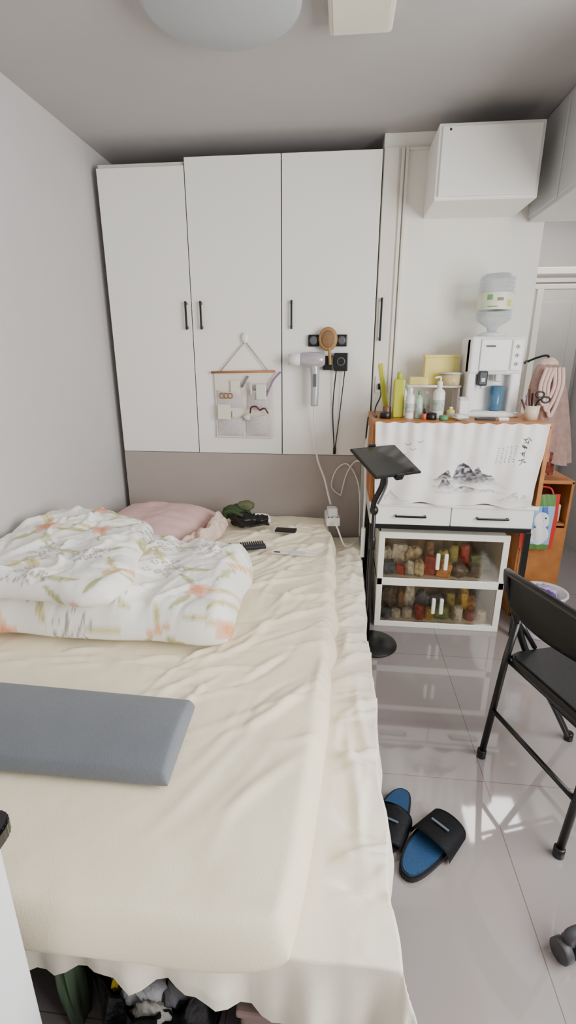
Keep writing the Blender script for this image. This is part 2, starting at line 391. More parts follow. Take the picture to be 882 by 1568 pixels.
o.ball((-.46,2.71,.580),.06,.055,.034,blackp,lump=.2,seed=4); o.ball((-.54,2.75,.65),.05,.033,.03,mat('olive_cloth',(98,104,72),.8),lump=.15,seed=6)
o.tube([(-.65,2.72,.58),(-.66,2.68,.62),(-.61,2.66,.64),(-.54,2.64,.62)],.010,dgreen); o.tube([(-.48,2.70,.61),(-.41,2.72,.60),(-.39,2.68,.575)],.009,mat('white_cord',(240,240,236),.5))
o.tube([(-.56,2.62,.60),(-.50,2.60,.575),(-.42,2.62,.58),(-.39,2.65,.57)],.006,blackp); o.done()
o=B('mobile_phone'); M=Matrix.Translation((-.285,2.60,zm(-.285,2.6)))@Matrix.Rotation(math.radians(-4),4,'Z'); o.box(-.06,.06,-.028,.028,0,.012,blackp,bev=.004,M=M); o.box(-.054,.054,-.023,.023,.012,.0125,black_m,bev=0,M=M); o.done()
o=B('paper_slip'); M=Matrix.Translation((-.21,2.29,zm(-.21,2.29)))@Matrix.Rotation(math.radians(-3),4,'Z')
o.box(-.11,.11,-.014,.014,0,.004,whitep,bev=.001,M=M); o.box(-.02,.06,-.030,.02,.003,.007,mat('paper',(222,226,232),.7),bev=.001,M=M); o.box(-.1,-.07,-.012,-.004,.004,.008,blackp,bev=.001,M=M); o.done()
cord=mat('white_cord',(240,240,236),.5)
o=B('power_strip'); M=Matrix.Translation((-.03,2.83,.540))@Matrix.Rotation(math.radians(6),4,'Z')
o.box(-.04,.04,-.09,.08,0,.05,whitep,bev=.006,M=M); o.box(-.028,.028,-.06,-.01,.05,.10,whitep,bev=.008,M=M); o.box(-.028,.028,.01,.055,.05,.085,whitep,bev=.008,M=M)
for k in range(2): o.box(-.03+k*.02,-.022+k*.02,-.082,-.068,.049,.0515,black_m,bev=0,M=M)
o.box(.02,.03,-.08,-.072,.049,.0515,mat('red_led',(220,40,30),.4),bev=0,M=M)
o.tube([(-.03,2.74,.565),(-.0,2.70,.555),(.05,2.72,.43),(.10,2.80,.415),(.135,2.88,.42)],.005,cord); o.done()
# ================================================================ WALL ORGANISER
cloth_o=mat('linen_organiser',(238,230,218),.9,bump=.4,bscale=300,var=.04)
pocket_m=mat('dotted_pocket',(208,204,202),.9,bump=.4,bscale=200,var=.16,vscale=180)
o=B('hanging_pocket_organizer')
y=2.992
n=30; zz=np.linspace(1.405,1.02,n); xx=np.linspace(-.758,-.405,n); XX,ZZ=np.meshgrid(xx,zz,indexing='ij')
o.surf(XX,y-.006+.003*np.sin(XX*30)*np.sin(ZZ*12),ZZ,cloth_o)
for zf in(1.022,1.40): o.box(-.758,-.405,y-.012,y-.002,zf-.004,zf+.004,cloth_o,bev=.001)
o.tube([(-.775,y-.012,1.405),(-.39,y-.012,1.412)],.007,mat('bamboo',(176,120,78),.5),smooth_path=False)
rope=mat('jute_rope',(180,160,132),.9)
o.tube([(-.72,y-.012,1.41),(-.566,y-.006,1.58)],.003,rope,smooth_path=False); o.tube([(-.566,y-.006,1.58),(-.43,y-.012,1.412)],.003,rope,smooth_path=False)
o.ball((-.566,y-.008,1.60),.02,.012,.03,whitep); o.tube([(-.566,y-.01,1.59),(-.566,y-.02,1.575),(-.556,y-.02,1.572)],.003,whitep)
def pocket(x0,x1,z0,z1,bul):
    u=np.linspace(0,1,14); A,Bq=np.meshgrid(u,u,indexing='ij')
    o.surf(x0+(x1-x0)*A,y-.010-bul*np.sin(A*math.pi)*(Bq**.5),z0+(z1-z0)*Bq-.012*np.sin(A*math.pi)*Bq,pocket_m)
    pts=[(x0+(x1-x0)*k/12,y-.011-bul*math.sin(k/12*math.pi),z1-.012*math.sin(k/12*math.pi)) for k in range(13)]
    o.tube(pts,.0025,cloth_o,n=6)
pocket(-.745,-.585,1.03,1.14,.02); pocket(-.57,-.42,1.03,1.16,.03); pocket(-.56,-.42,1.19,1.31,.035); pocket(-.745,-.59,1.2,1.3,.015)
for k in range(3): o.lathe([(.012,-.002),(.017,0),(.012,.002),(.012,-.002)],(-.71+k*.025,y-.028,1.27),mat('amber_clip',(170,110,50),.4),axis=(0,1,0),n=16)
o.box(-.74,-.66,y-.036,y-.030,1.13,1.22,mat('kraft_card',(232,226,208),.8),M=None); o.box(-.66,-.60,y-.018,y-.014,1.27,1.36,mat('kraft_card',(232,226,208),.8))
o.box(-.655,-.645,y-.02,y-.016,1.14,1.18,mat('kraft_card',(232,226,208),.8))
o.tube([(-.54,y-.035,1.17),(-.53,y-.05,1.205),(-.50,y-.05,1.21),(-.48,y-.045,1.19),(-.45,y-.05,1.20),(-.43,y-.04,1.17)],.005,mat('maroon_glasses',(80,30,36),.4))
o.tube([(-.44,y-.04,1.27),(-.40,y-.03,1.36),(-.355,y-.025,1.41)],.006,mat('mauve_pen',(140,112,140),.5))
o.tube([(-.59,y-.025,1.32),(-.55,y-.022,1.385)],.006,mat('grey_pen',(120,116,135),.5),smooth_path=False)
o.tube([(-.53,y-.04,1.28),(-.535,y-.03,1.35)],.006,mat('film_wrap',(225,222,215),.3),smooth_path=False)
o.box(-.50,-.44,y-.05,y-.02,1.25,1.34,mat('film_wrap',(225,222,215),.3),bev=.004)
o.ball((-.56,y-.03,1.145),.02,.015,.02,mat('film_wrap',(225,222,215),.3),lump=.2)
o.done()
# ================================================================ HAIR DRYER + rack
o=B('hair_dryer_holder')
for x in(-.165,-.005):
    o.box(x-.032,x+.032,2.975,2.999,1.55,1.615,blackp,bev=.006); o.lathe([(0,0),(.022,0),(.024,.008),(.014,.01),(0,.008)],(x,2.975,1.583),mat('grey_plastic',(90,92,96),.4),axis=(0,-1,0))
o.box(-.045,.035,2.955,2.999,1.415,1.515,blackp,bev=.006); o.box(-.11,-.05,2.965,2.999,1.42,1.50,blackp,bev=.006); o.lathe([(.018,0),(.024,0),(.024,.004),(.018,.004)],(-.005,2.955,1.468),mat('grey_plastic',(90,92,96),.4),axis=(0,-1,0)); o.done()
o=B('hair_dryer'); silver=mat('pearl_silver',(186,182,188),.25,metal=.2)
o.lathe([(0,0),(.035,0),(.042,.01),(.042,.11),(.034,.13),(.026,.14),(0,.14)],(-.235,2.92,1.478),silver,axis=(1,0,0))
o.lathe([(0,0),(.030,0),(.035,.065),(.030,.07),(0,.065)],(-.30,2.92,1.478),whitep,axis=(1,0,0))
o.box(-.302,-.297,2.905,2.935,1.45,1.506,mat('grey_plastic',(90,92,96),.4),bev=.001)
o.tube([(-.155,2.92,1.46),(-.150,2.92,1.36),(-.152,2.92,1.22)],lambda t:.028-.006*t,silver,n=16)
o.tube([(-.152,2.92,1.24),(-.153,2.935,1.17),(-.145,2.95,1.05),(-.13,2.96,.9),(-.085,2.95,.78),(-.055,2.90,.68),(-.04,2.86,.64)],.006,cord)
o.box(-.16,-.14,2.890,2.898,1.33,1.40,mat('grey_plastic',(90,92,96),.4)); o.done()
o=B('paddle_hair_brush'); tan=mat('tan_brush',(168,128,80),.5)
o.lathe([(0,0),(.042,0),(.054,.006),(.054,.014),(.042,.02),(0,.022)],(-.082,2.965,1.59),tan,axis=(0,-1,0),sx=1,sy=1.2)
o.lathe([(0,0),(.038,0),(.034,.006),(0,.009)],(-.082,2.945,1.59),mat('tan_pad',(150,116,80),.7,bump=.8,bscale=200),axis=(0,-1,0),sx=1,sy=1.25)
o.tube([(-.075,2.95,1.545),(-.07,2.95,1.50),(-.066,2.945,1.45)],.009,tan); o.done()
o=B('hanging_cable')
o.tube([(-.03,2.96,1.43),(-.045,2.985,1.2),(-.03,2.985,.96)],.0035,black_m); o.tube([(.02,2.96,1.43),(-.005,2.985,1.15),(-.025,2.985,.96)],.003,black_m)
o.cyl((-.028,2.985,.965),(-.028,2.985,.925),.009,black_m); o.done()
# ================================================================ DESK
D0,D1,DF,DB=.175,1.005,2.50,2.97
o=B('storage_desk')
o.box(D0-.01,D1+.02,DF,DB,1.168,1.19,wood_m)
o.box(D0-.01,D0+.012,DF,DB,.772,1.168,wood_m); o.box(D1-.008,D1+.015,DF-.01,DB,.772,1.168,wood_m); o.box(D0+.012,D1-.008,DB-.01,DB,.772,1.168,whitep)
o.box(D0-.005,D1+.01,DF-.015,DB,.752,.772,white_m)
o.box(D0,D1,DF+.02,DB,.645,.752,white_m)
for x0,x1 in((D0+.003,.588),(.594,D1-.003)):
    o.box(x0,x1,DF,DF+.02,.648,.75,white_m,bev=.003); c=(x0+x1)/2
    o.box(c-.08,c+.08,DF-.024,DF-.014,.693,.704,black_m); o.box(c-.08,c-.07,DF-.016,DF+.001,.693,.704,black_m,bev=.001); o.box(c+.07,c+.08,DF-.016,DF+.001,.693,.704,black_m,bev=.001)
o.box(D0,D1,DF+.01,DF+.035,.618,.645,black_m); o.box(D0,D1,DB-.035,DB-.01,.618,.645,black_m)
for x in(D0+.0,D1-.024):
    for y in(DF+.01,DB-.035): o.box(x,x+.028,y,y+.028,0,.622,black_m)
o.done()
o=B('ink_painting_curtain')
nx,nz=420,220
u=np.linspace(0,1,nx); v=np.linspace(0,1,nz); A,Q=np.meshgrid(u,v,indexing='ij')
xc=.175+.825*A-.035*Q*A+.015*Q*(1-A); zc=1.188-(.412+.007*np.sin(A*16))*Q+.0025*np.sin(A*70)*(1-Q)**6
yc=2.466-.013*np.sin(A*30+1.5*Q)*(.35+.65*Q)-.005*np.sin(A*81+2)*(1-Q)**2-.009*vn(A*9,Q*5,3)
me=bpy.data.meshes.new('ink_painting_curtain')
P=np.stack([xc,yc,zc],-1).reshape(-1,3)
F=[(i*nz+j,(i+1)*nz+j,(i+1)*nz+j+1,i*nz+j+1) for i in range(nx-1) for j in range(nz-1)]
me.from_pydata([tuple(p) for p in P],[],F)
a=A.reshape(-1); q=Q.reshape(-1)
C=np.ones((len(a),3))*np.array([246,242,238.])
def bl(mask,col): 
    m=np.clip(mask,0,1)[:,None]; C[:]=C*(1-m)+np.array(col,float)*m
def mount(c,w,base,h,seed,dark,col=(52,50,60)):
    ridge=base-h*np.exp(-((a-c)/w)**2)*(.65+.6*vn(a*28,a*0,seed))
    m=(q>ridge)*np.clip((base+.03-q)/.12,0,1)*(np.abs(a-c)<w*1.8)*np.clip((w*1.8-np.abs(a-c))*30,0,1)
    m=m*(.70+.55*vn(a*60,q*50,seed+2)); bl(np.clip(m,0,1)*dark,col)
mount(.60,.14,.76,.18,3,.55,(120,112,120)); mount(.52,.10,.70,.28,5,.98); mount(.66,.08,.72,.20,8,.85); mount(.90,.08,.95,.24,11,.45,(140,130,132)); mount(.60,.13,.83,.08,14,.98); mount(.08,.10,.97,.18,17,.5,(130,125,128)); mount(.44,.05,.78,.12,23,.85)
def seg(x0,z0,x1,z1,w,col=(30,30,34)):
    dx_,dz_=x1-x0,z1-z0; px=a*.825; pz=q*.425; L2=dx_*dx_+dz_*dz_+1e-12
    t_=np.clip(((px-x0)*dx_+(pz-z0)*dz_)/L2,0,1); dd=np.hypot(px-x0-t_*dx_,pz-z0-t_*dz_); bl((w-dd)*900,col)
rg=random.Random(4)
for k in range(4):
    cx=.885*.825; cz=.082+k*.033
    for _ in range(6):
        x0=cx+rg.uniform(-.012,.012); z0=cz+rg.uniform(-.011,.011); an=rg.choice([0,1.57,.8,-.8,0]); L=rg.uniform(.006,.012); seg(x0-L*math.cos(an),z0-L*math.sin(an),x0+L*math.cos(an),z0+L*math.sin(an),.0020)
for c in range(5):
    for k in range(7):
        cx=(.835-c*.024)*.825; cz=.11+k*.0125+c*.004
        for _ in range(3):
            x0=cx+rg.uniform(-.004,.004); z0=cz+rg.uniform(-.003,.003); an=rg.choice([0,1.57,.8]); L=.003; seg(x0-L*math.cos(an),z0-L*math.sin(an),x0+L*math.cos(an),z0+L*math.sin(an),.0012,(80,80,85))
for bx,bz in((.2,.27),(.23,.33),(.27,.24),(.17,.40)):
    x0=bx*.825; z0=bz*.425; seg(x0-.014,z0-.007,x0,z0,.0017); seg(x0,z0,x0+.014,z0-.010,.0017)
set_cols(me,C)
cm=mat('ink_cloth',(238,236,234),.85,vcol=True,bump=.1,bscale=300)
me.materials.append(cm); me.polygons.foreach_set('use_smooth',[True]*len(me.polygons))
o.bm.free(); ob=bpy.data.objects.new('ink_painting_curtain',me); S.collection.objects.link(ob)
# ================================================================ small cabinet with clear doors
glass=bpy.data.materials.new('smoked_acrylic'); glass.use_nodes=True; nt=glass.node_tree; N=nt.nodes; L=nt.links
for n_ in list(N): N.remove(n_)
out=N.new('ShaderNodeOutputMaterial'); tr=N.new('ShaderNodeBsdfTransparent'); tr.inputs[0].default_value=(.93,.89,.82,1); gl=N.new('ShaderNodeBsdfGlossy'); gl.inputs['Roughness'].default_value=.05; gl.inputs[0].default_value=(.9,.9,.9,1)
fr_=N.new('ShaderNodeFresnel'); fr_.inputs[0].default_value=1.45; mxs=N.new('ShaderNodeMixShader'); L.new(fr_.outputs[0],mxs.inputs[0]); L.new(tr.outputs[0],mxs.inputs[1]); L.new(gl.outputs[0],mxs.inputs[2]); L.new(mxs.outputs[0],out.inputs[0])
ivory=mat('ivory_plastic',(252,250,238),.35,var=.01)
o=B('snack_cabinet')
C0,C1,CF,CB=.238,.925,2.56,2.93
dark_i=mat('cabinet_inside',(178,164,134),.6)
for z0,z1 in((0,.022),(.27,.30),(.555,.578)): o.box(C0,C1,CF+.01,CB,z0,z1,ivory)
o.box(C0,C0+.012,CF+.01,CB,0,.578,ivory); o.box(C1-.012,C1,CF+.01,CB,0,.578,ivory); o.box(C0,C1,CB-.01,CB,0,.578,dark_i)
for z0,z1 in((.0,.035),(.262,.308),(.545,.582)): o.box(C0-.004,C1+.004,CF,CF+.018,z0,z1,ivory,bev=.004)
for x0,x1 in((C0-.004,C0+.03),(C1-.03,C1+.004)): o.box(x0,x1,CF,CF+.018,.035,.545,ivory,bev=.004)
mid=(C0+C1)/2
cols=[(206,176,84),(178,78,62),(124,146,88),(224,208,176),(150,112,76),(208,150,88),(104,118,134),(222,220,208),(172,166,88),(168,100,100),(232,226,214),(110,100,88)]
rg=random.Random(8)
for zb,ztp in((.035,.262),(.308,.545)):
    for x0,x1,hx in((C0+.03,mid-.002,mid-.022),(mid+.002,C1-.03,mid+.022)):
        o.box(x0,x1,CF+.004,CF+.010,zb+.002,ztp-.002,glass,bev=0)
        o.box(hx-.010,hx+.010,CF-.014,CF+.005,zb+.065,zb+.16,ivory,bev=.005)
    zbase=zb+(-.013 if zb<.1 else -.008)
    for row in range(2):
        xk=C0+.035
        while xk<C1-.05:
            wd=rg.uniform(.025,.06); cx=xk+wd; xk+=2*wd*.9
            cc=cols[rg.randrange(12)]; mm=mat('snack_%d_%d_%d'%cc,cc,.35,var=.45,vscale=35)
            hh=rg.uniform(.025,.06) if row==0 else rg.uniform(.05,.095)
            if cx+wd>C1-.015: break
            M=Matrix.Rotation(rg.uniform(-.25,.25),4,'Y')@Matrix.Rotation(rg.uniform(-.3,.3),4,'X')
            yy_=CF+.065+row*.10+rg.uniform(0,.03)
            kind=rg.random()
            if kind<.45: o.ball((cx,yy_,zbase+hh),wd,.035,hh,mm,lump=.28,seed=xk*37)
            elif kind<.8: o.box(-wd*.9,wd*.9,-.025,.025,-hh*.95,hh*.9,mm,bev=.006,M=Matrix.Translation((cx,yy_,zbase+hh+.004))@M)
            else: o.lathe([(0,0),(.026,0),(.028,.005),(.028,hh*1.6),(.022,hh*1.8),(0,hh*1.8)],(cx,yy_,zbase),mm)
o.done()
# ================================================================ WATER DISPENSER
o=B('water_dispenser'); x0,x1,yf,yb=.655,.925,2.72,2.95; z=1.19
lgrey=mat('light_grey_plastic',(212,214,216),.35,var=.01); blue_m=mat('clear_blue_cup',(120,180,220),.1,trans=.6,var=.02)
gp=mat('grey_plastic',(90,92,96),.4)
o.box(x0,x1,yf+.07,yb,z+.01,z+.405,whitep,bev=.02,seg=4)
o.box(x0,x0+.045,yf+.015,yf+.09,z+.01,z+.40,whitep,bev=.012,seg=3)
o.box(x1-.055,x1,yf+.015,yf+.09,z+.01,z+.40,whitep,bev=.012,seg=3)
o.box(x0,x1,yf+.01,yf+.09,z+.215,z+.405,whitep,bev=.015,seg=3)
o.box(x0-.004,x1+.004,yf-.01,yb,z,z+.028,whitep,bev=.008)
o.box(x0+.04,x1-.055,yf,yf+.07,z+.026,z+.032,lgrey,bev=.002)
o.box(x0+.05,x1-.075,yf+.002,yf+.014,z+.235,z+.39,whitep,bev=.004)
o.box(x0+.048,x1-.073,yf+.008,yf+.0115,z+.232,z+.393,lgrey,bev=.002)
o.box(x1-.068,x1-.015,yf+.0,yf+.014,z+.235,z+.39,whitep,bev=.006)
for k in range(3):
    o.cyl((x1-.04,yf+.002,z+.27+k*.042),(x1-.04,yf-.004,z+.27+k*.042),.011,lgrey); o.cyl((x1-.04,yf-.003,z+.27+k*.042),(x1-.04,yf-.005,z+.27+k*.042),.004,gp)
for k in range(6): o.box(x0+.075+k*.008,x0+.081+k*.008,yf-.002,yf+.003,z+.352,z+.361,gp,bev=.001)
cx=x0+.075
o.box(cx-.024,cx+.024,yf-.005,yf+.04,z+.16,z+.235,mat('dark_spout',(48,52,58),.35),bev=.008); o.cyl((cx,yf+.01,z+.16),(cx,yf+.01,z+.145),.009,lgrey); o.box(cx-.01,cx+.01,yf-.009,yf,z+.18,z+.20,lgrey,bev=.002)
o.box(x0+.14,x0+.17,yf+.01,yf+.04,z+.18,z+.22,lgrey,bev=.006)
o.lathe([(.0,.405),(.07,.405),(.075,.415),(.05,.425),(.035,.43),(0,.43)],(.785,2.86,z),whitep)
o.done()
bott=bpy.data.materials.new('bottle_plastic'); bott.use_nodes=True; nt=bott.node_tree;N=nt.nodes;L=nt.links
for n_ in list(N): N.remove(n_)
out=N.new('ShaderNodeOutputMaterial'); tr=N.new('ShaderNodeBsdfTransparent'); tr.inputs[0].default_value=(.80,.83,.85,1); gl=N.new('ShaderNodeBsdfPrincipled'); gl.inputs['Base Color'].default_value=(.74,.79,.82,1); gl.inputs['Roughness'].default_value=.1
lw=N.new('ShaderNodeLayerWeight'); lw.inputs[0].default_value=.55; mxs=N.new('ShaderNodeMixShader'); L.new(lw.outputs['Facing'],mxs.inputs[0]); L.new(tr.outputs[0],mxs.inputs[1]); L.new(gl.outputs[0],mxs.inputs[2]); L.new(mxs.outputs[0],out.inputs[0])
o=B('water_bottle'); zb=z+.43
prof=[(.018,.0),(.025,.004),(.03,.02),(.075,.05),(.088,.065)]
for k in range(3): prof+=[(.088,.070+k*.011),(.083,.0755+k*.011),(.088,.081+k*.011)]
prof+=[(.088,.19)]
for k in range(3): prof+=[(.088,.192+k*.02),(.082,.202+k*.02),(.088,.211+k*.02)]
prof+=[(.085,.262),(.07,.276),(0,.28)]
o.lathe(prof,(.785,2.86,zb),bott,n=40)
lab=mat('bottle_label',(236,238,212),.5,var=.08,vscale=25)
o.lathe([(.0895,.105),(.0895,.185)],(.785,2.86,zb),lab,n=40)
def labp(a0,a1,z0,z1,m):
    A_,Q_=np.meshgrid(np.linspace(a0,a1,10),np.linspace(z0,z1,3),indexing='ij'); o.surf(.785+.0902*np.cos(A_),2.86+.0902*np.sin(A_),zb+Q_,m)
labp(-2.3,-2.0,.15,.175,mat('label_green',(120,172,110),.5)); labp(-2.25,-1.7,.116,.121,mat('label_green',(120,172,110),.5)); labp(-1.15,-.85,.12,.15,mat('label_yellow',(222,208,120),.5)); labp(-1.75,-1.4,.145,.160,mat('label_text',(140,130,110),.6))
o.done()
o=B('drinking_glass'); o.lathe([(0,.0),(.028,.0),(.031,.005),(.036,.125),(.034,.125),(.029,.008),(0,.008)],(.815,2.752,z+.0335),blue_m); o.done()
def bottle(name,x,y,h,r,m,cap=None,pump=False,rect=None):
    o=B(name)
    if rect: o.box(x-rect[0],x+rect[0],y-rect[1],y+rect[1],z,z+h*.85,m,bev=.008,seg=3)
    else: o.lathe([(0,0),(r*.95,0),(r,.004),(r,h*.68),(r*.8,h*.76),(r*.4,h*.8),(r*.4,h*.85),(0,h*.85)],(x,y,z),m)
    o.cyl((x,y,z+h*.84),(x,y,z+h),r*.45 if not rect else min(rect)*.7,cap or whitep)
    if not rect: o.lathe([(r*1.01,h*.2),(r*1.01,h*.5)],(x,y,z),mat('bottle_print_'+name,(190,200,190),.5,var=.3,vscale=70),n=24)
    if pump: o.tube([(x,y,z+h),(x,y,z+h+.02),(x-.03,y-.01,z+h+.018)],.005,cap or whitep)
    return o.done()
ylg=mat('lime_bottle',(190,192,52),.3); wb=mat('bottle_white',(240,242,238),.3); yl=mat('pale_yellow',(242,224,124),.45)
bottle('detergent_bottle',.30,2.66,.23,.02,ylg,cap=mat('lime_cap',(170,190,40),.4),rect=(.028,.02))
bottle('toner_bottle',.355,2.62,.155,.022,wb,cap=whitep)
bottle('spray_bottle',.402,2.63,.14,.018,mat('green_clear',(190,225,205),.15,trans=.2),cap=mat('green_cap',(90,150,105),.4))
bottle('lotion_bottle',.505,2.66,.185,.030,wb,pump=True)
bottle('cream_bottle',.565,2.63,.06,.02,mat('yellow_jar',(225,200,90),.4))
bottle('serum_bottle',.455,2.72,.13,.018,mat('serum_clear',(215,222,215),.2))
bottle('mist_bottle',.335,2.74,.17,.02,wb,cap=mat('green_cap',(90,150,105),.4))
o=B('black_jar'); o.lathe([(0,0),(.024,0),(.026,.004),(.026,.032),(.0,.036)],(.462,2.59,z),blackp); o.done()
o=B('cosmetic_jar'); o.lathe([(0,0),(.02,0),(.022,.004),(.022,.022),(.0,.026)],(.52,2.57,z),mat('green_cap',(90,150,105),.4)); o.done()
o=B('nail_polish_bottle'); o.cyl((.425,2.58,z),(.425,2.58,z+.03),.011,mat('coral_polish',(215,90,70),.3)); o.cyl((.425,2.58,z+.03),(.425,2.58,z+.055),.007,blackp); o.done()
o=B('small_white_box'); o.box(.605,.645,2.62,2.66,z,z+.095,whitep,bev=.004); o.box(.603,.647,2.618,2.662,z+.095,z+.11,lgrey,bev=.003); o.done()
o=B('tissue_wrapper'); o.ball((.60,2.565,z+.017),.038,.02,.015,mat('film_wrap',(225,222,215),.3),lump=.25,seed=3); o.done()
o=B('remote_control'); o.box(.68,.78,2.58,2.61,z,z+.012,mat('dark_spout',(48,52,58),.35),bev=.004); o.box(.79,.84,2.57,2.60,z,z+.015,whitep,bev=.003); o.done()
o=B('desktop_shelf_rack'); o.box(.36,.645,2.80,2.94,z+.145,z+.158,whitep)
for x in(.365,.63): o.box(x,x+.01,2.80,2.94,z,z+.145,whitep)
o.done()
o=B('yellow_cardboard_box'); o.box(.455,.632,2.87,2.94,z+.158,z+.31,yl,bev=.003); o.box(.450,.637,2.865,2.94,z+.30,z+.315,yl,bev=.002); o.done()
o=B('clear_food_container'); o.lathe([(0,0),(.044,0),(.05,.004),(.052,.055),(0,.057)],(.585,2.812,z+.158),mat('amber_contents',(215,190,140),.4,var=.2,vscale=60)); o.lathe([(0,.057),(.056,.057),(.056,.066),(0,.068)],(.585,2.812,z+.158),lgrey); o.done()
o=B('yellow_package'); o.box(.37,.47,2.81,2.86,z+.158,z+.20,yl,bev=.006); o.done()
o=B('folding_ruler'); M=Matrix.Translation((.25,2.76,z+.004))@Matrix.Rotation(math.radians(-10),4,'Y'); o.box(-.012,.016,-.01,.01,0.002,.27,ylg,bev=.006,M=M); o.done()
o=B('electrical_outlet'); o.box(.20,.262,YB-.032,YB-.02,1.29,1.385,whitep,bev=.004); o.box(.215,.245,YB-.055,YB-.03,1.31,1.345,blackp,bev=.005); o.done()
o=B('plug_cable'); o.tube([(.23,YB-.058,1.325),(.225,2.9,1.28),(.20,2.85,1.23),(.19,2.8,1.20),(.185,2.7,1.198),(.19,2.62,1.198)],.004,black_m); o.done()
o=B('electrical_outlet'); o.box(.32,.385,YB-.012,YB,1.27,1.365,whitep,bev=.004); o.box(.335,.37,YB-.035,YB-.01,1.295,1.34,whitep,bev=.005); o.done()
o=B('round_speaker'); o.cyl((.235,2.62,z),(.235,2.62,z+.03),.03,blackp); o.cyl((.245,2.68,z),(.245,2.68,z+.055),.022,mat('brown_jar',(120,80,60),.4)); o.done()
o=B('scissors_cup'); yc0=2.64
o.lathe([(0,0),(.032,0),(.038,.07),(.034,.07),(.028,.004),(0,.004)],(.965,yc0,z),mat('beige_cup',(228,214,190),.4))
o.tube([(.96,yc0,z+.01),(.985,yc0-.01,z+.09),(1.0,yc0-.015,z+.10)],.005,black_m)
for (cx,cz) in((.99,z+.125),(1.02,z+.10)):
    pts=[(cx+.020*math.cos(t_),yc0-.015,cz+.014*math.sin(t_)) for t_ in np.linspace(0,2*math.pi,13)]; o.tube(pts,.0045,black_m)
o.tube([(.955,yc0,z+.01),(.93,yc0,z+.12)],.005,mat('mauve_pen',(140,112,140),.5),smooth_path=False)
o.tube([(.965,yc0+.01,z+.01),(.945,yc0+.01,z+.15)],.006,mat('dark_wood_brush',(96,56,40),.5),smooth_path=False)
o.tube([(.97,yc0+.01,z+.01),(.965,yc0+.02,z+.13)],.005,blackp,smooth_path=False); o.tube([(.95,yc0,z+.01),(.91,yc0,z+.10)],.005,mat('dark_wood_brush',(96,56,40),.5),smooth_path=False); o.done()
# ================================================================ TABLET STAND
o=B('tablet_floor_stand')
o.lathe([(0,0),(.125,0),(.13,.006),(.128,.012),(.03,.018),(0,.018)],(.215,2.36,0),blackp,n=48)
o.cyl((.185,2.38,.015),(.185,2.38,.75),.011,black_m); o.cyl((.185,2.38,.55),(.185,2.38,.62),.016,blackp)
o.tube([(.185,2.38,.74),(.182,2.38,.80),(.215,2.35,.9),(.215,2.32,.985)],.014,black_m)
o.tube([(.20,2.36,.80),(.235,2.35,.9),(.225,2.32,.98)],.006,gp)
o.ball((.185,2.38,.76),.022,.022,.026,blackp); o.ball((.215,2.32,.985),.02,.02,.02,blackp)
A_,B_,C_,D_=[Vector(p) for p in((.039,2.30,1.078),(.26,2.45,1.066),(.388,2.30,.978),(.18,2.15,.972))]
ex=((B_-A_)+(C_-D_)).normalized(); ey=((D_-A_)+(C_-B_)); ey=(ey-ex*ey.dot(ex)).normalized(); ez=ex.cross(ey)
if ez.z<0: ez=-ez
ey2=ez.cross(ex)
ctr=(A_+B_+C_+D_)/4
M=Matrix((ex,ey2,ez)).transposed().to_4x4(); M.translation=ctr
o.box(-.135,.135,-.112,.112,0,.012,blackp,bev=.004,M=M); o.box(-.126,.126,-.103,.103,.012,.0125,mat('tablet_glass',(10,11,13),.12),bev=0,M=M)
o.box(-.02,.02,-.125,.125,-.012,0,blackp,bev=.004,M=M)
for k in(-1,1): o.box(-.02,.02,k*.119-.006,k*.119+.006,-.01,.018,blackp,bev=.004,M=M)
o.done()
o=B('charging_cable')
o.tube([(.143,2.9,.43),(.13,2.97,.72),(.06,2.985,.86),(-.01,2.985,.83),(-.04,2.985,.72),(.02,2.985,.66)],.004,cord)
o.tube([(.02,2.985,.66),(.05,2.98,.80),(.10,2.9,.9),(.148,2.45,.98),(.16,2.40,1.0)],.004,cord)
o.tube([(.152,2.62,1.15),(.146,2.6,1.0),(.150,2.58,.8),(.146,2.56,.6)],.0045,cord); o.tube([(.152,2.7,1.17),(.14,2.62,1.02),(.146,2.6,.8),(.146,2.56,.6)],.0045,cord)
o.tube([(.148,2.66,1.19),(.140,2.64,1.05),(.148,2.62,.9),(.146,2.58,.6)],.004,black_m)
o.box(.136,.158,2.55,2.58,.43,.6,whitep)
o.done()
# ================================================================ CORRIDOR SIDE
o=B('wooden_shelf_cabinet')
o.box(1.045,1.06,2.76,3.04,0,.84,wood_m); o.box(1.28,1.295,2.76,3.04,0,.84,wood_m); o.box(1.045,1.295,2.76,3.04,.825,.845,wood_m)
for zz_ in(.02,.30,.58): o.box(1.06,1.28,2.765,3.03,zz_,zz_+.015,wood_m)
o.box(1.055,1.285,2.755,2.772,.02,.57,wood_m); o.box(1.06,1.28,3.02,3.035,.02,.83,wood_m)
o.box(1.10,1.16,2.79,2.86,.595,.74,yl,bev=.01); o.box(1.18,1.26,2.79,2.9,.595,.70,mat('cream_box',(225,215,195),.6),bev=.01)
o.cyl((1.12,2.757,.80),(1.12,2.735,.80),.006,black_m)
o.done()
o=B('cartoon_shopping_bag'); red=mat('bag_red',(205,52,44),.5); 
nx=20; A,Q=np.meshgrid(np.linspace(0,1,nx),np.linspace(0,1,nx),indexing='ij')
def bpt(uu,vv,off): return 1.032+.175*uu+.008*np.sin(vv*3)*(uu-.5), 2.715-off*np.sin(uu*math.pi)*np.sin(vv*math.pi*.8+.3)+.004*np.sin(uu*20+vv*8), .46+.32*vv
Xb,Yb,Zb_=bpt(A,Q,.03); o.surf(Xb,Yb,Zb_,mat('bag_white',(228,232,238),.45,var=.03),thick=.004)
Xb,Yb,Zb_=bpt(A,Q,-.012); o.surf(Xb,Yb+.004,Zb_,red,thick=.003)
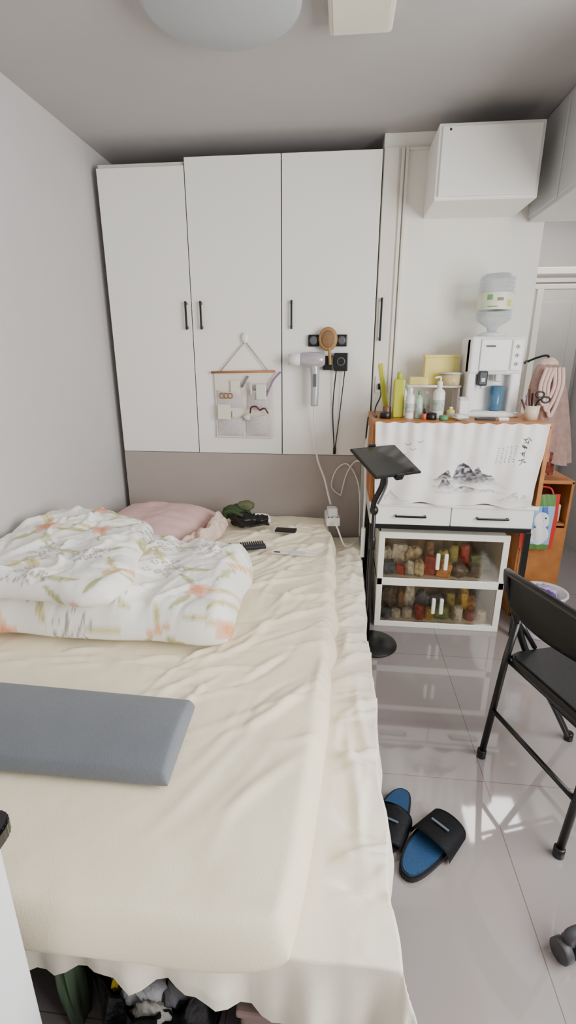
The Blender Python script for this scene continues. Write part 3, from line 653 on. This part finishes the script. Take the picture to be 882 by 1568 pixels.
def patch(u0,u1,v0,v1,m,rnd=False):
    A2,Q2=np.meshgrid(np.linspace(0,1,14),np.linspace(0,1,14),indexing='ij')
    if rnd:
        sx_=2*A2-1; sy_=2*Q2-1; A2=.5+.5*sx_*np.sqrt(1-sy_**2/2); Q2=.5+.5*sy_*np.sqrt(1-sx_**2/2)
    uu=u0+(u1-u0)*A2; vv=v0+(v1-v0)*Q2
    Xp,Yp,Zp=bpt(uu,vv,.03); o.surf(Xp,Yp-.0065-(.001 if rnd else 0),Zp,m)
patch(0,.14,0,1,red); patch(.86,1,0,1,red); patch(.14,.86,.80,1,mat('bag_green',(90,140,70),.5)); patch(.14,.86,0,.10,mat('bag_green',(90,140,70),.5))
patch(.14,.86,.10,.80,mat('bag_sky',(150,195,230),.5))
patch(.22,.78,.10,.45,mat('snow_white',(248,249,250),.5),True); patch(.28,.72,.40,.70,mat('snow_white',(248,249,250),.5),True); patch(.30,.72,.38,.45,mat('bag_blue',(70,110,200),.5)); patch(.36,.66,.66,.79,mat('bag_blue',(70,110,200),.5)); patch(.49,.56,.53,.58,mat('carrot',(230,130,40),.5),True)
patch(.42,.46,.58,.62,black_m,True); patch(.58,.62,.58,.62,black_m,True)
o.tube([(1.065,2.705,.775),(1.085,2.715,.81),(1.12,2.735,.815),(1.155,2.715,.81),(1.17,2.705,.775)],.005,red); o.done()
o=B('hanging_bathrobe'); robe=mat('pink_towel',(228,196,186),.95,bump=.5,bscale=120,var=.12,vscale=35)
n=80; A,Q=np.meshgrid(np.linspace(0,2*math.pi,n),np.linspace(0,1,40),indexing='ij')
R=.045+.08*Q**.45+.016*np.sin(A*7+2*Q)*Q+.012*np.sin(A*13+5*Q)*Q
zr=1.46-.52*Q+.02*np.sin(A*2)*Q
xr=1.10+R*np.cos(A)*1.05+.05*Q; xr=np.where(zr<1.21,np.maximum(xr,1.034),xr)
o.surf(xr,2.86+R*np.sin(A)*.6,zr,robe,thick=.003)
o.ball((1.10,2.86,1.455),.05,.03,.035,robe,lump=.1)
R2=.06+.014*np.sin(A*6+3*Q)-.015*Q; o.surf(1.12+R2*np.cos(A)+.02*Q,2.83+R2*np.sin(A)*.6,1.0-.13*Q+.01*np.sin(A*3),mat('patterned_cloth',(168,84,68),.9,var=.55,vscale=50),thick=.003)
o.tube([(1.035,2.99,1.47),(1.06,2.93,1.49),(1.09,2.87,1.50),(1.10,2.865,1.46)],.006,black_m)
o.tube([(1.04,3.05,1.46),(1.035,3.02,1.47),(1.035,2.98,1.47)],.006,black_m)
for k in range(3): o.tube([(1.07+k*.02,2.80,1.44),(1.045+k*.02,2.785,1.34),(1.07+k*.02,2.775,1.25-k*.03),(1.11+k*.02,2.775,1.34),(1.11+k*.02,2.80,1.44)],.009,mat('pink_cord',(236,206,196),.8)); 
o.done()
o=B('laundry_bucket'); 
o.lathe([(0,0),(.085,0),(.09,.01),(.115,.25),(.125,.255),(.123,.265),(.11,.262),(.083,.012),(0,.012)],(1.15,2.58,0),mat('bucket_white',(232,230,236),.35),n=40)
for cx,cy,c_ in((1.12,2.57,'p'),(1.18,2.60,'l'),(1.15,2.54,'p'),(1.16,2.62,'l'),(1.10,2.61,'l')):
    o.ball((cx,cy,.245),.045,.04,.03,mat('purple_cloth',(112,72,160),.8) if c_=='p' else mat('lilac_cloth',(200,190,225),.8),lump=.3,seed=cx*10)
o.done()
o=B('door_1'); fd=mat('corridor_door_panel',(214,212,208),.4)
o.box(1.30,1.36,4.33,4.398,0.001,2.1,trim_m); o.box(1.36,1.86,4.35,4.398,0.001,2.04,fd)
for za,zb_ in((.15,.95),(1.1,1.9)): o.box(1.44,1.78,4.342,4.352,za,zb_,fd,bev=.006)
o.box(1.30,1.88,4.33,4.398,2.04,2.1,trim_m); o.done()
o=B('corridor_shelf'); o.box(1.12,1.7,3.75,3.95,2.02,2.06,trim_m); o.box(1.045,1.6,3.70,3.74,1.92,1.95,trim_m); o.box(1.045,1.13,3.70,3.95,1.6,1.62,trim_m); 
o.box(1.045,1.16,3.74,3.92,1.92,2.08,lgrey); o.box(1.28,1.32,3.70,3.74,.001,1.92,trim_m); o.done()
o=B('blue_storage_basket'); o.box(1.06,1.2,3.72,3.88,1.622,1.69,mat('cyan_plastic',(50,165,195),.4),bev=.01); o.box(1.05,1.21,3.71,3.89,1.69,1.70,mat('cyan_light',(110,200,215),.4),bev=.003); o.done()
# ================================================================ FOLDING CHAIR
o=B('folding_chair')
O=Vector((.583,1.64,0)); U=Vector((.326,-.946,0)); Fv=Vector((.946,.326,0))
P3=lambda u,f,zz: O+U*u+Fv*f+Vector((0,0,zz))
bo=.025
for u_ in(.03,.44):
    o.tube([P3(u_,-.03+bo,.80),P3(u_,-.02+bo,.74),P3(u_,.05+bo*.5,.60),P3(u_,.13,.45),P3(u_,.30,.18),P3(u_,.40,.012)],.0125,black_m,n=12)
    o.tube([P3(u_,.07,.60),P3(u_,.045,.45),P3(u_,.0,.012)],.0125,black_m,n=12,smooth_path=False)
    o.tube([P3(u_,.07,.60),P3(u_,.16,.47)],.009,black_m,smooth_path=False)
    for f_ in(0,.40): o.cyl(P3(u_,f_,0),P3(u_,f_,.035),.017,blackp)
o.tube([P3(.03,.018,.22),P3(.44,.018,.22)],.009,black_m,smooth_path=False); o.tube([P3(.03,.285,.2),P3(.44,.285,.2)],.009,black_m,smooth_path=False)
A,Q=np.meshgrid(np.linspace(0,1,24),np.linspace(0,1,12),indexing='ij')
uu=.03+.41*A; ff=bo-.03-.035*np.sin(A*math.pi)+.05*(1-Q)*.5; zz=.655+.15*Q+.012*np.sin(A*math.pi)*Q
Xc=O.x+U.x*uu+Fv.x*ff; Yc=O.y+U.y*uu+Fv.y*ff
o.surf(Xc,Yc,zz,black_m,thick=.016)
o.tube([P3(.03,bo-.03,.795),P3(.10,bo-.052,.808),P3(.235,bo-.066,.818),P3(.37,bo-.052,.808),P3(.44,bo-.03,.795)],.0125,black_m,n=12)
M=Matrix((U,Fv,Vector((0,0,1)))).transposed().to_4x4(); M.translation=O
pts=[]
for cx,cy,a0 in((.39,.40,0),(.08,.40,90),(.075,.09,180),(.395,.09,270)):
    for k in range(6):
        an=math.radians(a0+k*18); pts.append((cx+.045*math.cos(an),cy+.045*math.sin(an)))
o.poly(pts,.034,mat('black_vinyl',(16,16,18),.45,bump=.2,bscale=250),M@Matrix.Translation((0,0,.435)),bev=.008)
o.tube([P3(.45,.05,.435),P3(.45,.42,.435),P3(.02,.42,.435),P3(.02,.05,.435),P3(.45,.05,.435)],.01,black_m,smooth_path=False)
ob=o.done()
bm=bmesh.new(); bm.from_mesh(ob.data); bmesh.ops.recalc_face_normals(bm,faces=bm.faces[:]); bm.to_mesh(ob.data); bm.free()
# ================================================================ SLIPPERS
navy=mat('slipper_navy',(13,16,22),.6,bump=.2,bscale=200); ins=mat('slipper_blue',(20,64,106),.6,bump=.3,bscale=300)
def slipper(cx,cy,ang,mir=1,k=1.0):
    o=B('slipper'); M=Matrix.Translation((cx,cy,0))@Matrix.Rotation(ang,4,'Z')@Matrix.Diagonal((k*1.12,k,k,1))
    def outline(s_,n=44):
        r=[]
        for q in range(n):
            t_=2*math.pi*q/n; c,s__=math.cos(t_),math.sin(t_)
            ya=math.copysign(abs(c)**.85,c)*.142; xa=math.copysign(abs(s__)**.75,s__)*(.052+.009*c)
            r.append(((xa+mir*.004*math.cos(2*t_))*s_,ya*(1-(1-s_)*.5)))
        return r
    o.poly(outline(1.0),.022,navy,M,bev=.005)
    o.poly(outline(.84),.006,ins,M@Matrix.Translation((0,-.002,.019)),bev=.002)
    A,Q=np.meshgrid(np.linspace(0,1,22),np.linspace(0,1,14),indexing='ij')
    yy=.0+.118*Q-.012*np.sin(A*math.pi)*(1-Q)+.012*np.sin(A*math.pi)*Q; w=.064-.008*Q
    xx=-w*np.cos(A*math.pi); hh=.006+(.062-.020*Q)*np.sin(A*math.pi)**.6
    pts=np.stack([xx,yy,hh],-1).reshape(-1,3); T=np.array([(M@Vector(p))[:] for p in pts]).reshape(22,14,3)
    o.surf(T[...,0],T[...,1],T[...,2],navy,thick=-.005)
    o.box(-.028,.028,.052,.060,.062,.066,mat('slipper_logo',(90,98,112),.5),bev=.001,M=M)
    return o.done()
slipper(.325,1.20,math.radians(-42),1,.98); slipper(.222,1.295,math.radians(158),-1,.90)
# ================================================================ FOREGROUND
o=B('side_table'); pts=[]
x1_,y1_=-.495,.555
for k in range(7):
    an=math.radians(k*15); pts.append((x1_-.03+.03*math.cos(an),y1_-.03+.03*math.sin(an)))
pts+=[(-1.25,y1_),(-1.25,-.05),(x1_,-.05)]
o.poly(pts,.028,mat('black_tabletop',(12,13,15),.15),Matrix.Translation((0,0,.778)),bev=.004)
tl=mat('table_white_leg',(222,224,226),.4)
o.box(-.545,-.515,-.02,.53,0,.778,tl,bev=.004); o.box(-1.22,-1.19,-.02,.53,0,.778,tl,bev=.004)
o.box(-1.19,-.545,.0,.02,.25,.778,tl); o.done()
o=B('clothes_rubbish_bag'); bag=mat('black_bin_bag',(10,10,12),.35,bump=.6,bscale=25)
n=60; A,Q=np.meshgrid(np.linspace(0,2*math.pi,n),np.linspace(0,1,26),indexing='ij')
R=.15*(.85+.25*np.sin(Q*2.6))*(1+.06*np.sin(A*9+4*Q)+.04*np.sin(A*17))
bx_,by_=-.360,.74
o.surf(bx_+R*np.cos(A)*.92,by_+R*np.sin(A)*.95,.004+.235*Q+.015*np.sin(A*2+1)*Q,bag,thick=.003)
o.lathe([(0,0),(.12,0),(.125,.004),(0,.006)],(bx_,by_,0),bag)
o.ball((bx_,by_,.12),.12,.12,.09,bag,lump=.1,seed=2)
for c,r_,col in(((-.37,.66,.215),(.05,.04,.03),(150,150,152)),((-.31,.67,.21),(.035,.045,.03),(90,90,94)),((-.34,.74,.21),(.06,.05,.03),(50,50,54)),((-.44,.68,.21),(.022,.035,.025),(222,195,50)),((-.28,.72,.20),(.03,.05,.03),(44,46,52)),((-.35,.62,.20),(.04,.02,.03),(130,128,122))):
    o.ball(c,*r_,mat('rag_%d'%col[0],col,.9,bump=.5,bscale=60),lump=.25,seed=col[0])
o.done()
o=B('green_plastic_bag'); A,Q=np.meshgrid(np.linspace(0,2*math.pi,n),np.linspace(0,1,26),indexing='ij')
R=.045*(.8+.3*np.sin(Q*2.6))*(1+.10*np.sin(A*7+4*Q)+.05*np.sin(A*15)); sg=mat('sage_plastic',(126,150,122),.4,var=.2)
o.surf(-.57+R*np.cos(A)*.55,.70+R*np.sin(A)*.9,.003+.25*Q,sg,thick=.003); o.ball((-.57,.70,.12),.018,.03,.11,sg,lump=.2,seed=1); o.done()
o=B('storage_basket'); db=mat('dark_navy_cloth',(34,38,48),.8,bump=.3)
o.box(-.50,-.16,.36,.56,.0,.10,db,bev=.03,seg=3); o.ball((-.40,.48,.12),.08,.06,.03,mat('grey_rag',(120,118,116),.9),lump=.25,seed=3); o.ball((-.26,.48,.12),.08,.06,.03,db,lump=.25,seed=7); o.done()
o=B('office_chair_caster'); cg=mat('caster_grey',(60,60,64),.5)
o.cyl((.605,.93,.030),(.628,.94,.030),.030,cg); o.cyl((.640,.945,.030),(.663,.955,.030),.030,cg)
o.tube([(.635,.943,.05),(.635,.943,.078),(.70,.96,.088),(.9,1.0,.10)],.015,cg); o.done()
# ================================================================ LIGHT
w=bpy.data.worlds.new('world'); S.world=w; w.use_nodes=True
bg=w.node_tree.nodes['Background']; bg.inputs[0].default_value=(.85,.92,1,1); bg.inputs[1].default_value=1.5
def area(name,loc,rot,sx,sy,p,col=(1,1,1)):
    l=bpy.data.lights.new(name,'AREA'); l.shape='RECTANGLE'; l.size=sx; l.size_y=sy; l.energy=p; l.color=col
    o=bpy.data.objects.new(name,l); o.location=loc; o.rotation_euler=rot; S.collection.objects.link(o); return o
area('window_daylight',(XR-.02,.25,1.62),(0,math.radians(90),0),1.45,2.4,132,(1,.99,.97))
area('corridor_fill_light',(1.5,3.6,2.55),(0,0,0),.5,.5,11,(1,.98,.95))  # added fill lamp without a fixture, brightens the right side
# ================================================================ CAMERA
cam=bpy.data.cameras.new('camera'); co=bpy.data.objects.new('camera',cam); S.collection.objects.link(co)
co.location=(0,0,1.5); co.rotation_euler=(math.radians(90-17.7),0,math.radians(6))
cam.sensor_fit='VERTICAL'; cam.sensor_height=36; cam.lens=750/1568*36; cam.clip_start=.02
S.camera=co
